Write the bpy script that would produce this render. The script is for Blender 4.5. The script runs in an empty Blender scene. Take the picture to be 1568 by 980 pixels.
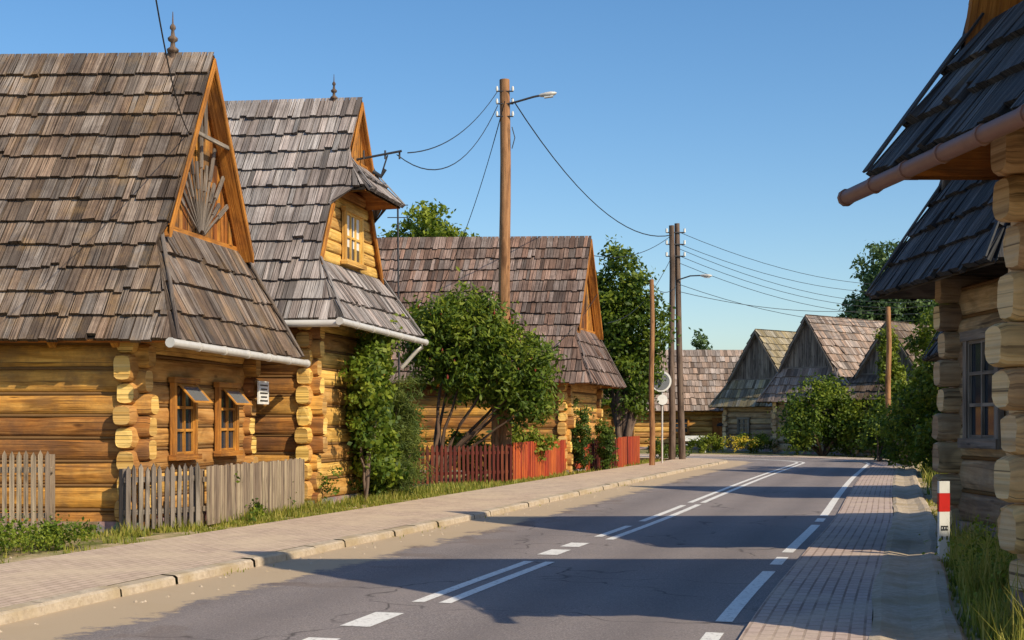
import bpy, math, random
from mathutils import Vector, noise
random.seed(7)
R=random.random
def U_(a,b): return a+(b-a)*R()
scene=bpy.context.scene
COL=scene.collection
Z=Vector((0,0,1))
# ---------------------------------------------------------------- mesh builder
class MB:
    def __init__(s): s.v=[];s.f=[];s.m=[];s.uv=[];s.a=[];s.sm=[]
    def face(s,pts,mat=0,var=.5,uvs=None,smooth=False):
        i=len(s.v); s.v.extend([tuple(p) for p in pts]); s.f.append(tuple(range(i,i+len(pts))))
        s.m.append(mat);s.a.append(var);s.sm.append(smooth)
        if uvs is None: uvs=[(p[0]+p[1],p[2]) for p in pts]
        s.uv.extend(uvs)
    def box(s,o,a,b,c,mat=0,var=.5):
        la,lb,lc=a.length,b.length,c.length
        r=R()*10
        def q(p,e1,e2):
            l1,l2=e1.length,e2.length
            pts=[p,p+e1,p+e1+e2,p+e2]
            if l1>=l2: uv=[(r,r),(r+l1,r),(r+l1,r+l2),(r,r+l2)]
            else: uv=[(r,r),(r,r+l1),(r+l2,r+l1),(r+l2,r)]
            s.face(pts,mat,var,uv)
        q(o,a,b);q(o+c,a,b);q(o,a,c);q(o+b,a,c);q(o,b,c);q(o+a,b,c)
    def rings(s,rings,mat,var,uvscale,cap=None,smooth=True,capvar=None):
        n=len(rings[0][1]); base=len(s.v)
        for d,pts in rings: s.v.extend([tuple(p) for p in pts])
        off=R()*20
        for i in range(len(rings)-1):
            d0,d1=rings[i][0],rings[i+1][0]
            for j in range(n):
                k=(j+1)%n
                s.f.append((base+i*n+j,base+i*n+k,base+(i+1)*n+k,base+(i+1)*n+j))
                s.m.append(mat);s.a.append(var);s.sm.append(smooth)
                s.uv.extend([(d0+off,j*uvscale+off),(d0+off,(j+1)*uvscale+off),(d1+off,(j+1)*uvscale+off),(d1+off,j*uvscale+off)])
        if cap is not None:
            for d,pts in (rings[0],rings[-1]):
                c=sum((Vector(p) for p in pts),Vector())/n
                s.face(pts,cap,var if capvar is None else capvar,[((Vector(p)-c).length+off,(Vector(p)-c).z+off) for p in pts])
    def build(s,name,mats,parent=None):
        me=bpy.data.meshes.new(name); me.from_pydata(s.v,[],s.f)
        for m in mats: me.materials.append(m)
        me.polygons.foreach_set('material_index',s.m)
        me.polygons.foreach_set('use_smooth',s.sm)
        uv=me.uv_layers.new(name='UVMap')
        fl=[c for p in s.uv for c in p]; uv.data.foreach_set('uv',fl)
        at=me.attributes.new('var','FLOAT','FACE'); at.data.foreach_set('value',s.a)
        me.update()
        o=bpy.data.objects.new(name,me); COL.objects.link(o)
        if parent: o.parent=parent
        return o
def empty(name):
    o=bpy.data.objects.new(name,None); COL.objects.link(o); return o
# ---------------------------------------------------------------- materials
class NT:
    def __init__(s,name):
        m=bpy.data.materials.new(name); m.use_nodes=True; s.mat=m; s.nt=m.node_tree
        s.b=s.nt.nodes['Principled BSDF']; s.out=s.nt.nodes['Material Output']
    def n(s,t): return s.nt.nodes.new(t)
    def l(s,a,b): s.nt.links.new(a,b)
    def uv(s,sx,sy):
        t=s.n('ShaderNodeTexCoord'); mp=s.n('ShaderNodeMapping'); mp.inputs['Scale'].default_value=(sx,sy,1)
        s.l(t.outputs['UV'],mp.inputs[0]); return mp.outputs[0]
    def obj(s,sc=1):
        t=s.n('ShaderNodeTexCoord'); mp=s.n('ShaderNodeMapping'); mp.inputs['Scale'].default_value=(sc,sc,sc)
        s.l(t.outputs['Object'],mp.inputs[0]); return mp.outputs[0]
    def noise(s,vec,scale=1,det=5,rough=.6,dist=0):
        x=s.n('ShaderNodeTexNoise'); x.inputs['Scale'].default_value=scale;x.inputs['Detail'].default_value=det
        x.inputs['Roughness'].default_value=rough;x.inputs['Distortion'].default_value=dist
        s.l(vec,x.inputs['Vector']); return x.outputs['Fac']
    def ramp(s,fac,stops):
        x=s.n('ShaderNodeValToRGB'); e=x.color_ramp.elements
        while len(e)<len(stops): e.new(.5)
        for i,(p,c) in enumerate(stops):
            e[i].position=max(0,p); e[i].color=(c,c,c,1) if isinstance(c,(int,float)) else (*c,1)
        s.l(fac,x.inputs[0]); return x.outputs[0]
    def mix(s,fac,a,b,bt='MIX'):
        x=s.n('ShaderNodeMix'); x.data_type='RGBA'; x.blend_type=bt
        for sock,v in ((x.inputs[0],fac),(x.inputs[6],a),(x.inputs[7],b)):
            if isinstance(v,(int,float)): sock.default_value=v
            elif isinstance(v,tuple): sock.default_value=(*v,1)
            else: s.l(v,sock)
        return x.outputs[2]
    def math(s,op,a,b=0,c=0):
        x=s.n('ShaderNodeMath'); x.operation=op
        for sock,v in zip(x.inputs,(a,b,c)):
            if isinstance(v,(int,float)): sock.default_value=v
            else: s.l(v,sock)
        return x.outputs[0]
    def var(s):
        x=s.n('ShaderNodeAttribute'); x.attribute_name='var'; return x.outputs['Fac']
    def bump(s,h,st=.4,d=.02):
        x=s.n('ShaderNodeBump'); x.inputs['Strength'].default_value=st; x.inputs['Distance'].default_value=d
        s.l(h,x.inputs['Height']); s.l(x.outputs[0],s.b.inputs['Normal'])
    def col(s,c,rough=.8,spec=.25):
        if isinstance(c,tuple): s.b.inputs['Base Color'].default_value=(*c,1)
        else: s.l(c,s.b.inputs['Base Color'])
        s.b.inputs['Roughness'].default_value=rough
        s.b.inputs['Specular IOR Level'].default_value=spec
        return s.mat
def wood(name,dark,mid,light,crack=.75,lo=.6,hi=1.25,weather=None,wamt=.5):
    t=NT(name)
    g=t.noise(t.uv(.8,15),1,6,.68,.5)
    c=t.ramp(g,[(.28,dark),(.48,mid),(.72,light)])
    k=t.noise(t.uv(.9,4),1.3,3,.5,.8)
    c=t.mix(t.ramp(k,[(.33,.65),(.5,0)]),c,tuple(x*.5 for x in dark),'MIX')
    vo=t.n('ShaderNodeTexVoronoi'); vo.inputs['Scale'].default_value=1; t.l(t.uv(1.3,5.5),vo.inputs['Vector'])
    c=t.mix(t.ramp(vo.outputs['Distance'],[(.05,.75),(.13,0)]),c,tuple(x*.4 for x in dark))
    fc=t.noise(t.uv(.5,26),1,3,.5)
    c=t.mix(t.ramp(fc,[(.34,crack),(.39,0)]),c,tuple(x*.2 for x in dark))
    if weather:
        w=t.noise(t.obj(1.3),1,6,.7)
        c=t.mix(t.ramp(w,[(.42,0.),(.62,wamt)]),c,weather)
    v=t.math('MULTIPLY_ADD',t.var(),hi-lo,lo)
    x=t.n('ShaderNodeHueSaturation'); t.l(c,x.inputs['Color']); t.l(v,x.inputs['Value'])
    t.l(t.math('MULTIPLY_ADD',t.var(),.024,.49),x.inputs['Hue'])
    t.bump(t.math('ADD',g,t.math('MULTIPLY',fc,1.2)),.6,.025)
    return t.col(x.outputs[0],.72,.25)
honey=wood('honey_log_wood',(.2,.07,.016),(.52,.215,.045),(.74,.38,.11),weather=(.19,.095,.045),wamt=.75,lo=.5,hi=1.3)
gold=wood('golden_sunlit_log_wood',(.38,.17,.035),(.7,.38,.10),(.84,.54,.2),weather=(.42,.2,.06),wamt=.4,lo=.7,hi=1.2)  # golden wood; on left house fronts its pale tone paints in sunlight
trim=wood('orange_trim_wood',(.2,.065,.015),(.5,.18,.03),(.66,.28,.06),crack=.5,weather=(.14,.06,.03),wamt=.5)
gablew=wood('aged_gable_wood',(.2,.07,.018),(.55,.2,.035),(.66,.29,.06),crack=.9,weather=(.11,.07,.045),wamt=.85,lo=.5)
tan=wood('tan_log_wood',(.4,.24,.11),(.74,.47,.22),(.85,.61,.34),weather=(.42,.27,.15),wamt=.5,lo=.8)
greylog=wood('weathered_log_wood',(.2,.12,.065),(.5,.33,.19),(.7,.53,.35),weather=(.28,.2,.14),wamt=.6,lo=.6)
endw=wood('log_end_wood',(.45,.22,.05),(.76,.45,.13),(.85,.58,.24),crack=.8,lo=.55)
endg=wood('tan_log_end_wood',(.42,.26,.13),(.7,.48,.26),(.82,.62,.38),crack=.8,lo=.6)
darkboard=wood('dark_board_wood',(.05,.03,.02),(.11,.065,.042),(.18,.11,.075))
greyboard=wood('grey_board_wood',(.1,.08,.065),(.22,.18,.15),(.34,.28,.23))
palebd=wood('pale_fence_wood',(.2,.15,.11),(.36,.27,.19),(.5,.39,.28))
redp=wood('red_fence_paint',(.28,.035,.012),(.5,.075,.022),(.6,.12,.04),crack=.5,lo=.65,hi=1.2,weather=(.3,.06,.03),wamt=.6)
redsh=wood('shaded_red_fence_paint',(.06,.014,.01),(.12,.022,.014),(.17,.035,.02),crack=.3)  # red picket paint, darkened so the shade is put into its colour
polew=wood('pole_wood',(.16,.07,.03),(.36,.17,.075),(.5,.27,.13),lo=.8,hi=1.1)
poleg=wood('grey_pole_wood',(.07,.045,.035),(.15,.1,.075),(.22,.16,.12),lo=.8,hi=1.1)
def roofmat(name,dark,mid,light,stain=.6,ochre=.0):
    t=NT(name)
    g=t.noise(t.uv(1.5,26),1,5,.65)
    c=t.ramp(g,[(.28,dark),(.5,mid),(.72,light)])
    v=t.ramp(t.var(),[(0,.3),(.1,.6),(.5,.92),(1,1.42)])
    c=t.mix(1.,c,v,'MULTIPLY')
    h=t.n('ShaderNodeHueSaturation'); t.l(c,h.inputs['Color']); wn=t.n('ShaderNodeTexWhiteNoise'); wn.noise_dimensions='1D'; t.l(t.var(),wn.inputs['W'])
    t.l(t.math('MULTIPLY_ADD',wn.outputs[0],.7,.6),h.inputs['Saturation']); c=h.outputs[0]
    oc=t.noise(t.obj(1.9),1,6,.7)
    if ochre: c=t.mix(t.ramp(oc,[(.5,0.),(.68,ochre)]),c,(.36,.22,.09))
    w=t.noise(t.obj(.8),1,7,.75)
    c=t.mix(t.ramp(w,[(.44,0.),(.62,stain)]),c,tuple(x*.7 for x in dark))
    fc=t.noise(t.uv(.7,40),1,2,.5)
    c=t.mix(t.ramp(fc,[(.37,.85),(.43,0)]),c,tuple(x*.25 for x in dark))
    t.bump(t.math('ADD',g,fc),.8,.02)
    return t.col(c,.78,.3)
roofA=roofmat('brown_shingles',(.08,.052,.04),(.225,.165,.128),(.38,.3,.235),ochre=.4)
roofB=roofmat('grey_shingles',(.14,.11,.1),(.34,.29,.27),(.54,.48,.45),.45)
roofC=roofmat('red_brown_shingles',(.095,.058,.047),(.25,.168,.138),(.37,.27,.225))
roofD=roofmat('dark_shingles',(.022,.024,.03),(.08,.082,.092),(.2,.195,.185),ochre=.12)
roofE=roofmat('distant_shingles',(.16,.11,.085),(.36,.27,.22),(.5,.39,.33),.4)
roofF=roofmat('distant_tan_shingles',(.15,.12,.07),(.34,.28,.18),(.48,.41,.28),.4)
def plain(name,c,rough=.5,spec=.5,metal=0):
    t=NT(name); nz=t.noise(t.obj(6),1,5,.6)
    cc=t.mix(t.ramp(nz,[(.4,0.),(.75,.5)]),c,tuple(x*.65 for x in c))
    m=t.col(cc,rough,spec); t.b.inputs['Metallic'].default_value=metal; return m
underl=plain('roof_underlay',(.02,.016,.013),.9,.1)
metal=plain('galvanised_metal',(.62,.59,.55),.45,.5,.1)
brownm=plain('brown_gutter_metal',(.24,.12,.085),.5,.4,.0)
dkmetal=plain('dark_metal',(.05,.05,.055),.5,.5,.3)
white=plain('white_paint',(.75,.74,.7),.5,.4)
redpl=plain('red_reflector',(.6,.02,.015),.4,.5)
black=plain('black_paint',(.02,.02,.02),.5,.4)
rope=plain('wood_wool_rope',(.2,.11,.045),.9,.1)
gl=NT('window_glass'); glass=gl.col((.03,.04,.055),.08,.8)
mir=NT('mirror_glass'); mirror=mir.col((.5,.53,.56),.2,.8); mir.b.inputs['Metallic'].default_value=.7
lampm=plain('lamp_lens',(.6,.62,.62),.25,.6)
t=NT('foundation_stone'); v=t.n('ShaderNodeTexVoronoi'); v.inputs['Scale'].default_value=3.5; t.l(t.obj(1),v.inputs['Vector'])
cc=t.mix(t.ramp(t.noise(t.obj(8),1,5,.6),[(.3,0.),(.7,1.)]),(.2,.16,.13),(.38,.32,.26)); cc=t.mix(.35,cc,v.outputs['Color'],'SOFT_LIGHT')
t.bump(v.outputs['Distance'],.8,.06); stone=t.col(cc,.9,.2)
def leafmat(name,a,b,c,tr=.4):
    t=NT(name)
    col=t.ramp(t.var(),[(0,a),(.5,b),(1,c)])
    t.col(col,.55,.35)
    tb=t.n('ShaderNodeBsdfTranslucent'); t.l(col,tb.inputs[0])
    mx=t.n('ShaderNodeMixShader'); mx.inputs[0].default_value=tr
    t.l(t.b.outputs[0],mx.inputs[1]); t.l(tb.outputs[0],mx.inputs[2]); t.l(mx.outputs[0],t.out.inputs[0])
    return t.mat
leafG=leafmat('green_leaves',(.03,.07,.006),(.11,.17,.014),(.28,.33,.03))
leafD=leafmat('dark_leaves',(.02,.045,.006),(.06,.115,.014),(.16,.22,.03))
leafY=leafmat('yellow_green_leaves',(.07,.11,.01),(.2,.25,.022),(.38,.4,.05))
leafP=leafmat('pine_needles',(.03,.06,.01),(.1,.14,.022),(.22,.26,.045))
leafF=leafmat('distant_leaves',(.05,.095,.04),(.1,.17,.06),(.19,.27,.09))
grassm=leafmat('grass_blades',(.09,.13,.012),(.24,.27,.03),(.5,.42,.1))
sumc=leafmat('sumac_cones',(.10,.012,.008),(.18,.02,.012),(.25,.035,.02),.1)
flow=leafmat('yellow_flowers',(.5,.3,.02),(.6,.45,.03),(.7,.55,.06),.2)
t=NT('ground_soil_grass'); o=t.obj(1)
n1=t.noise(o,.35,6,.65); n2=t.noise(o,14,6,.7); n3=t.noise(o,1.7,5,.6)
g=t.mix(t.ramp(n2,[(.3,0.),(.7,1.)]),(.05,.08,.015),(.19,.2,.045))
d=t.mix(t.ramp(n2,[(.3,0.),(.7,1.)]),(.26,.18,.09),(.5,.39,.22))
c=t.mix(t.ramp(n3,[(.42,0.),(.6,.95)]),g,d); t.bump(n2,.9,.05); groundm=t.col(c,.95,.1)
t=NT('dirt'); o=t.obj(1); n2=t.noise(o,18,7,.7); n3=t.noise(o,2,5,.6)
c=t.mix(t.ramp(n2,[(.3,0.),(.7,1.)]),(.32,.23,.12),(.58,.46,.29)); c=t.mix(t.ramp(n3,[(.45,0.),(.62,.75)]),c,(.17,.18,.045)); t.bump(n2,.8,.03); dirtm=t.col(c,.95,.1)
t=NT('asphalt'); o=t.obj(1)
sp=t.noise(o,60,5,.85); big=t.noise(o,.5,5,.6); md=t.noise(o,5,6,.7)
c=t.ramp(sp,[(.34,(.1,.085,.085)),(.5,(.215,.185,.178)),(.68,(.5,.43,.4))])
c=t.mix(t.ramp(big,[(.35,0.),(.65,.5)]),c,(.3,.25,.23))
c=t.mix(t.ramp(md,[(.55,0.),(.72,.4)]),c,(.33,.27,.22))
vo=t.n('ShaderNodeTexVoronoi'); vo.feature='DISTANCE_TO_EDGE'; vo.inputs['Scale'].default_value=.33
wv=t.n('ShaderNodeVectorMath'); wv.operation='ADD'; nzc=t.n('ShaderNodeTexNoise'); nzc.inputs['Scale'].default_value=1.5; t.l(o,nzc.inputs['Vector']); t.l(o,wv.inputs[0]); t.l(nzc.outputs['Color'],wv.inputs[1]); t.l(wv.outputs[0],vo.inputs['Vector'])
ck=t.math('MULTIPLY',t.ramp(vo.outputs['Distance'],[(.002,1.),(.009,0.)]),t.ramp(big,[(.46,0.),(.52,.85)]))
c=t.mix(ck,c,(.06,.05,.045))
ux=t.n('ShaderNodeSeparateXYZ'); t.l(t.uv(1,1),ux.inputs[0])
wob=t.math('ADD',ux.outputs[1],t.math('MULTIPLY_ADD',t.noise(t.uv(.15,1),1,3,.5),.06,-.03))
c=t.mix(t.ramp(wob,[(.08,0.),(.15,.4),(.22,.05),(.32,.4),(.42,.0),(.58,0.),(.66,.4),(.76,.05),(.86,.4),(.94,0.)]),c,(.13,.11,.108))
pt=t.noise(t.obj(1),1.1,3,.4,.6); lm=t.ramp(ux.outputs[1],[(.05,.9),(.34,0.)])
c=t.mix(t.math('MULTIPLY',t.ramp(pt,[(.58,0.),(.61,.9)]),lm),c,(.16,.11,.08))
ed=t.math('SUBTRACT',ux.outputs[1],t.math('MULTIPLY',t.noise(o,1.3,7,.75),.30))
c=t.mix(t.ramp(ed,[(-.0,.9),(.025,0.)]),c,(.52,.39,.25))
t.bump(sp,.7,.015); asphalt=t.col(c,.78,.3)
def pave(name,c1,c2,mort,dirt,bw,rh,ms):
    t=NT(name); b=t.n('ShaderNodeTexBrick'); t.l(t.uv(1,1),b.inputs['Vector'])
    b.inputs['Scale'].default_value=1; b.inputs['Color1'].default_value=(*c1,1);b.inputs['Color2'].default_value=(*c2,1);b.inputs['Mortar'].default_value=(*mort,1)
    b.inputs['Mortar Size'].default_value=ms; b.inputs['Brick Width'].default_value=bw; b.inputs['Row Height'].default_value=rh
    n=t.noise(t.obj(1),1.1,7,.7); c=t.mix(t.ramp(n,[(.42,0.),(.62,.8)]),b.outputs['Color'],dirt)
    n2=t.noise(t.obj(1),22,5,.75); c=t.mix(t.ramp(n2,[(.3,.4),(.6,0.)]),c,mort)
    t.bump(t.math('ADD',t.math('SUBTRACT',1,b.outputs['Fac']),t.math('MULTIPLY',n2,.4)),.5,.012)
    return t.col(c,.85,.2)
paveL=pave('sidewalk_pavers',(.62,.47,.36),(.5,.375,.29),(.33,.24,.17),(.64,.5,.35),.22,.11,.01)
paveR=pave('shoulder_pavers',(.56,.43,.38),(.45,.35,.31),(.24,.17,.14),(.58,.46,.36),.22,.11,.011)
t=NT('kerb_stone'); n=t.noise(t.obj(1),12,6,.7); n2=t.noise(t.obj(1),1.5,4,.6)
c=t.mix(t.ramp(n,[(.3,0.),(.7,1.)]),(.36,.28,.2),(.6,.5,.38)); c=t.mix(t.ramp(n2,[(.48,0.),(.62,.6)]),c,(.36,.27,.15)); t.bump(n,.8,.03); kerbm=t.col(c,.9,.2)
t=NT('road_marking_paint'); n=t.noise(t.obj(1),22,6,.75); c=t.mix(t.ramp(n,[(.52,0.),(.66,.8)]),(.78,.75,.7),(.28,.24,.22)); paint=t.col(c,.6,.3)
# ---------------------------------------------------------------- road path
ctrl=[(-15,-42),(-9.3,-20),(-6.6,-10),(-3.95,0),(-1.15,11),(.55,17),(2.62,24),(4.55,31),(7.3,40.8),(9.7,49),(11.75,56)]
def cat(P):
    out=[]
    for i in range(1,len(P)-2):
        p0,p1,p2,p3=[Vector(p) for p in P[i-1:i+3]]
        N=int((p2-p1).length/.3)
        for k in range(N):
            t=k/N
            out.append(.5*((2*p1)+(p2-p0)*t+(2*p0-5*p1+4*p2-p3)*t*t+(3*p1-p0-3*p2+p3)*t**3))
    return out
path=cat(ctrl+[(13.9,63.5)])
h0=math.radians(15.8); rr=8.0
st=Vector((11.75,56)); cen=st+Vector((-math.cos(h0),math.sin(h0)))*rr
for i in range(0,56):
    a=h0-math.radians(95)*i/55
    path.append(cen+Vector((math.cos(a),-math.sin(a)))*rr)
hd=h0-math.radians(95); dv=Vector((math.sin(hd),math.cos(hd))); lastp=path[-1]
for i in range(1,60): path.append(lastp+dv*i)
NP=len(path); arc=[0]
for i in range(1,NP): arc.append(arc[-1]+(path[i]-path[i-1]).length)
nrm=[]
for i in range(NP):
    tg=(path[min(i+1,NP-1)]-path[max(i-1,0)]).normalized(); nrm.append(Vector((tg.y,-tg.x)))
def off(i,o,z=0):
    p=path[i]+nrm[i]*o; return Vector((p.x,p.y,z))
def atY(Y,o,z=0):
    for i in range(NP-1):
        if path[i].y<=Y<path[i+1].y:
            k=(Y-path[i].y)/(path[i+1].y-path[i].y); return off(i,o,z).lerp(off(i+1,o,z),k),arc[i]
    return off(0,o,z),0
def strip(b,prof,i0=0,i1=None,mat=0,wob=0,zw=0):
    i1=i1 or NP-1
    for i in range(i0,i1):
        for (o0,z0),(o1,z1) in zip(prof,prof[1:]):
            def w(o,ii): return o+ (wob*noise.noise(Vector((arc[ii]*.6,o*3,0))) if wob else 0)
            def zz(z,o,ii): return z+zw*noise.noise(Vector((arc[ii]*.9,o*4,7)))*(1 if z>.01 else 0)
            b.face([off(i,w(o0,i),zz(z0,o0,i)),off(i,w(o1,i),zz(z1,o1,i)),off(i+1,w(o1,i+1),zz(z1,o1,i+1)),off(i+1,w(o0,i+1),zz(z0,o0,i+1))],mat,.5,
              [(arc[i],o0),(arc[i],o1),(arc[i+1],o1),(arc[i+1],o0)])
g=MB(); S=1500
g.face([Vector((-S,-S,0)),Vector((S,-S,0)),Vector((S,S,0)),Vector((-S,S,0))]); g.build('ground',[groundm])
b=MB()
for i in range(NP-1):
    b.face([off(i,-2.95,.012),off(i,2.95,.012),off(i+1,2.95,.012),off(i+1,-2.95,.012)],0,.5,[(arc[i],0),(arc[i],1),(arc[i+1],1),(arc[i+1],0)])
b.build('road',[asphalt])
b=MB(); strip(b,[(-6.3,.006),(-5.3,.008)],wob=.5); strip(b,[(4.5,.006),(5.4,.007)],wob=.3); b.build('dirt_verge',[dirtm])
b=MB(); strip(b,[(-5.25,.004),(-5.25,.125),(-3.12,.11)]); b.build('sidewalk',[paveL])
b=MB()
for i in range(0,NP-3,3):
    j=i+3; dz=U_(-.008,.008); do=U_(-.012,.012); e=.012
    p=[(-3.12+do,.112+dz),(-2.98+do,.105+dz),(-2.95+do,.085+dz),(-2.94+do,.0)]
    for (o0,z0),(o1,z1) in zip(p,p[1:]):
        A,B=off(i,o0,z0),off(i,o1,z1);C,D=off(j,o1,z1),off(j,o0,z0)
        b.face([A.lerp(D,e),B.lerp(C,e),C.lerp(B,e),D.lerp(A,e)],0,R())
b.build('kerb',[kerbm])
b=MB(); strip(b,[(2.93,.005),(2.95,.05),(3.9,.06)]); b.build('paved_shoulder',[paveR])
b=MB(); strip(b,[(3.89,.062),(3.97,.075),(4.06,.06),(4.2,.045),(4.35,.06),(4.45,.09),(4.54,.08),(4.6,.0)],zw=.02,wob=.04)
b.build('drainage_gutter',[kerbm])
b=MB()
def mark(o,w,segs):
    for y0,y1 in segs:
        y=y0
        while y<y1-.01:
            yn=min(y+.8,y1)
            b.face([atY(y,o-w/2,.017)[0],atY(y,o+w/2,.017)[0],atY(yn,o+w/2,.017)[0],atY(yn,o-w/2,.017)[0]])
            y=yn
mark(-.12,.12,[(12.5,16.2),(19.7,21.8),(22.8,27.3),(28.2,55.9)])
mark(.14,.12,[(12.5,16.2),(19.3,27.6),(28.2,55.9)])
mark(-.12,.26,[(2,3),(5,6),(8.0,9.),(10.0,10.4),(11.0,11.8),(17.0,17.7),(18.1,18.7)])
mark(2.72,.14,[(2,4),(8,10.),(10.7,11.4),(12.,15.9),(16.6,17.5),(18.1,22.8),(23.5,24.3),(24.9,55.9)])
i0=[i for i in range(NP) if path[i].y>=55.9][0]
for o,w in((-.12,.12),(.14,.12),(2.72,.14)):
    for i in range(i0,i0+60):
        b.face([off(i,o-w/2,.017),off(i,o+w/2,.017),off(i+1,o+w/2,.017),off(i+1,o-w/2,.017)])
b.build('road_markings',[paint])
# ---------------------------------------------------------------- parts
def log(b,p0,p1,side,h,t,mat,end,var,wig=.025,endvar=None):
    ax=(p1-p0); Ln=ax.length; n=14
    seg=max(2,min(16,int(Ln/.5))); rings=[]; sd=R()*100
    ds=[0,.05]+[Ln*k/seg for k in range(1,seg)]+[Ln-.05,Ln]
    an=ax/Ln
    for i,dd in enumerate(ds):
        k=dd/Ln; c=p0+ax*k
        c=c+side*wig*noise.noise(Vector((sd,dd*.7,0)))+Z*wig*.35*noise.noise(Vector((sd,dd*.7,9)))
        s=1+.05*noise.noise(Vector((sd,dd,5)))
        if i in(0,len(ds)-1): s*=.86
        pts=[]
        for j in range(n):
            a=2*math.pi*(j+.5)/n; ca,sa=math.cos(a),math.sin(a)
            x=math.copysign(abs(ca)**.5,ca)*t/2*s; z=math.copysign(abs(sa)**.62,sa)*h/2*s
            e=1+ (.1*noise.noise(Vector((sd,j*.9,dd*1.5))) )
            q=c+side*x*e+Z*z
            if i in(0,len(ds)-1): q=q+an*.03*noise.noise(Vector((sd,j*2,i)))
            pts.append(q)
        rings.append((dd,pts))
    b.rings(rings,mat,var,.085,end,True,R() if endvar is None else endvar)
def tube(b,pts,r,mat=0,n=8,var=.5,cap=True):
    rings=[];d=0
    for i,p in enumerate(pts):
        tg=(pts[min(i+1,len(pts)-1)]-pts[max(i-1,0)]).normalized()
        rf=Z if abs(tg.z)<.9 else Vector((1,0,0))
        s=tg.cross(rf).normalized(); u=s.cross(tg)
        rad=r[i] if isinstance(r,(list,tuple)) else r
        if i: d+=(p-pts[i-1]).length
        rings.append((d,[p+s*math.cos(2*math.pi*j/n)*rad+u*math.sin(2*math.pi*j/n)*rad for j in range(n)]))
    b.rings(rings,mat,var,.06,mat if cap else None)
def shingles(b,O,S_,T,nn,tmax,smin,smax,row=.45,pw=.16,mat=0,over=0,rough=1.):
    rows=max(1,round(tmax/row)); rh=tmax/rows; sd=R()*50
    for i in range(rows):
        t0=i*rh; t1=t0+rh*1.2
        if i==rows-1: t1=tmax+over
        tc=min(t1,tmax)
        lo=min(smin(t0),smin(tc)); hi=max(smax(t0),smax(tc)); s=lo-R()*pw
        while s<hi:
            wd=pw*U_(.6,1.5); e=s+wd-.014
            l0=max(s,smin(t0));l1=max(s,smin(tc));r0=min(e,smax(t0));r1=min(e,smax(tc))
            s+=wd
            if r0-l0<.005 and r1-l1<.005: continue
            r0=max(r0,l0);r1=max(r1,l1)
            tj=t0-R()**3*.05*rough+.02*noise.noise(Vector((s*.5,i*3,sd))); v=R(); q=R()*30
            if R()<.03*rough: tj+=U_(.03,.09)
            hA=.068+R()*.02*rough; hB=hA+U_(-.012,.012)*rough
            if R()<.06*rough: hA+=.04;hB+=.02
            tw=U_(-.01,.01)*rough
            P=lambda a,tt,h:O+S_*a+T*tt+nn*h
            A=P(l0+tw,tj,hA);B=P(r0+tw,tj,hB);C=P(r1,t1,.012);D=P(l1,t1,.012)
            b.face([A,B,C,D],mat,v,[(q,q),(q,q+wd),(q+rh,q+wd),(q+rh,q)])
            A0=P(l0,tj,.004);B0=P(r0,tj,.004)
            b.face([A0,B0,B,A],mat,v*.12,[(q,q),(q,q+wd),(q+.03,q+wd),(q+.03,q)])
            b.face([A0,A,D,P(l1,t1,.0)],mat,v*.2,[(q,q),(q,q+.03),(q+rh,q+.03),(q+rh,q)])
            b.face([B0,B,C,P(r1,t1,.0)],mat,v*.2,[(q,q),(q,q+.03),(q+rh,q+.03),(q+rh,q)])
def interp(prof,z):
    if z<=prof[0][0]: return prof[0][1]
    for (a,x),(c,y) in zip(prof,prof[1:]):
        if z<=c: return x+(y-x)*(z-a)/max(c-a,1e-6)
    return prof[-1][1]
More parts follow.
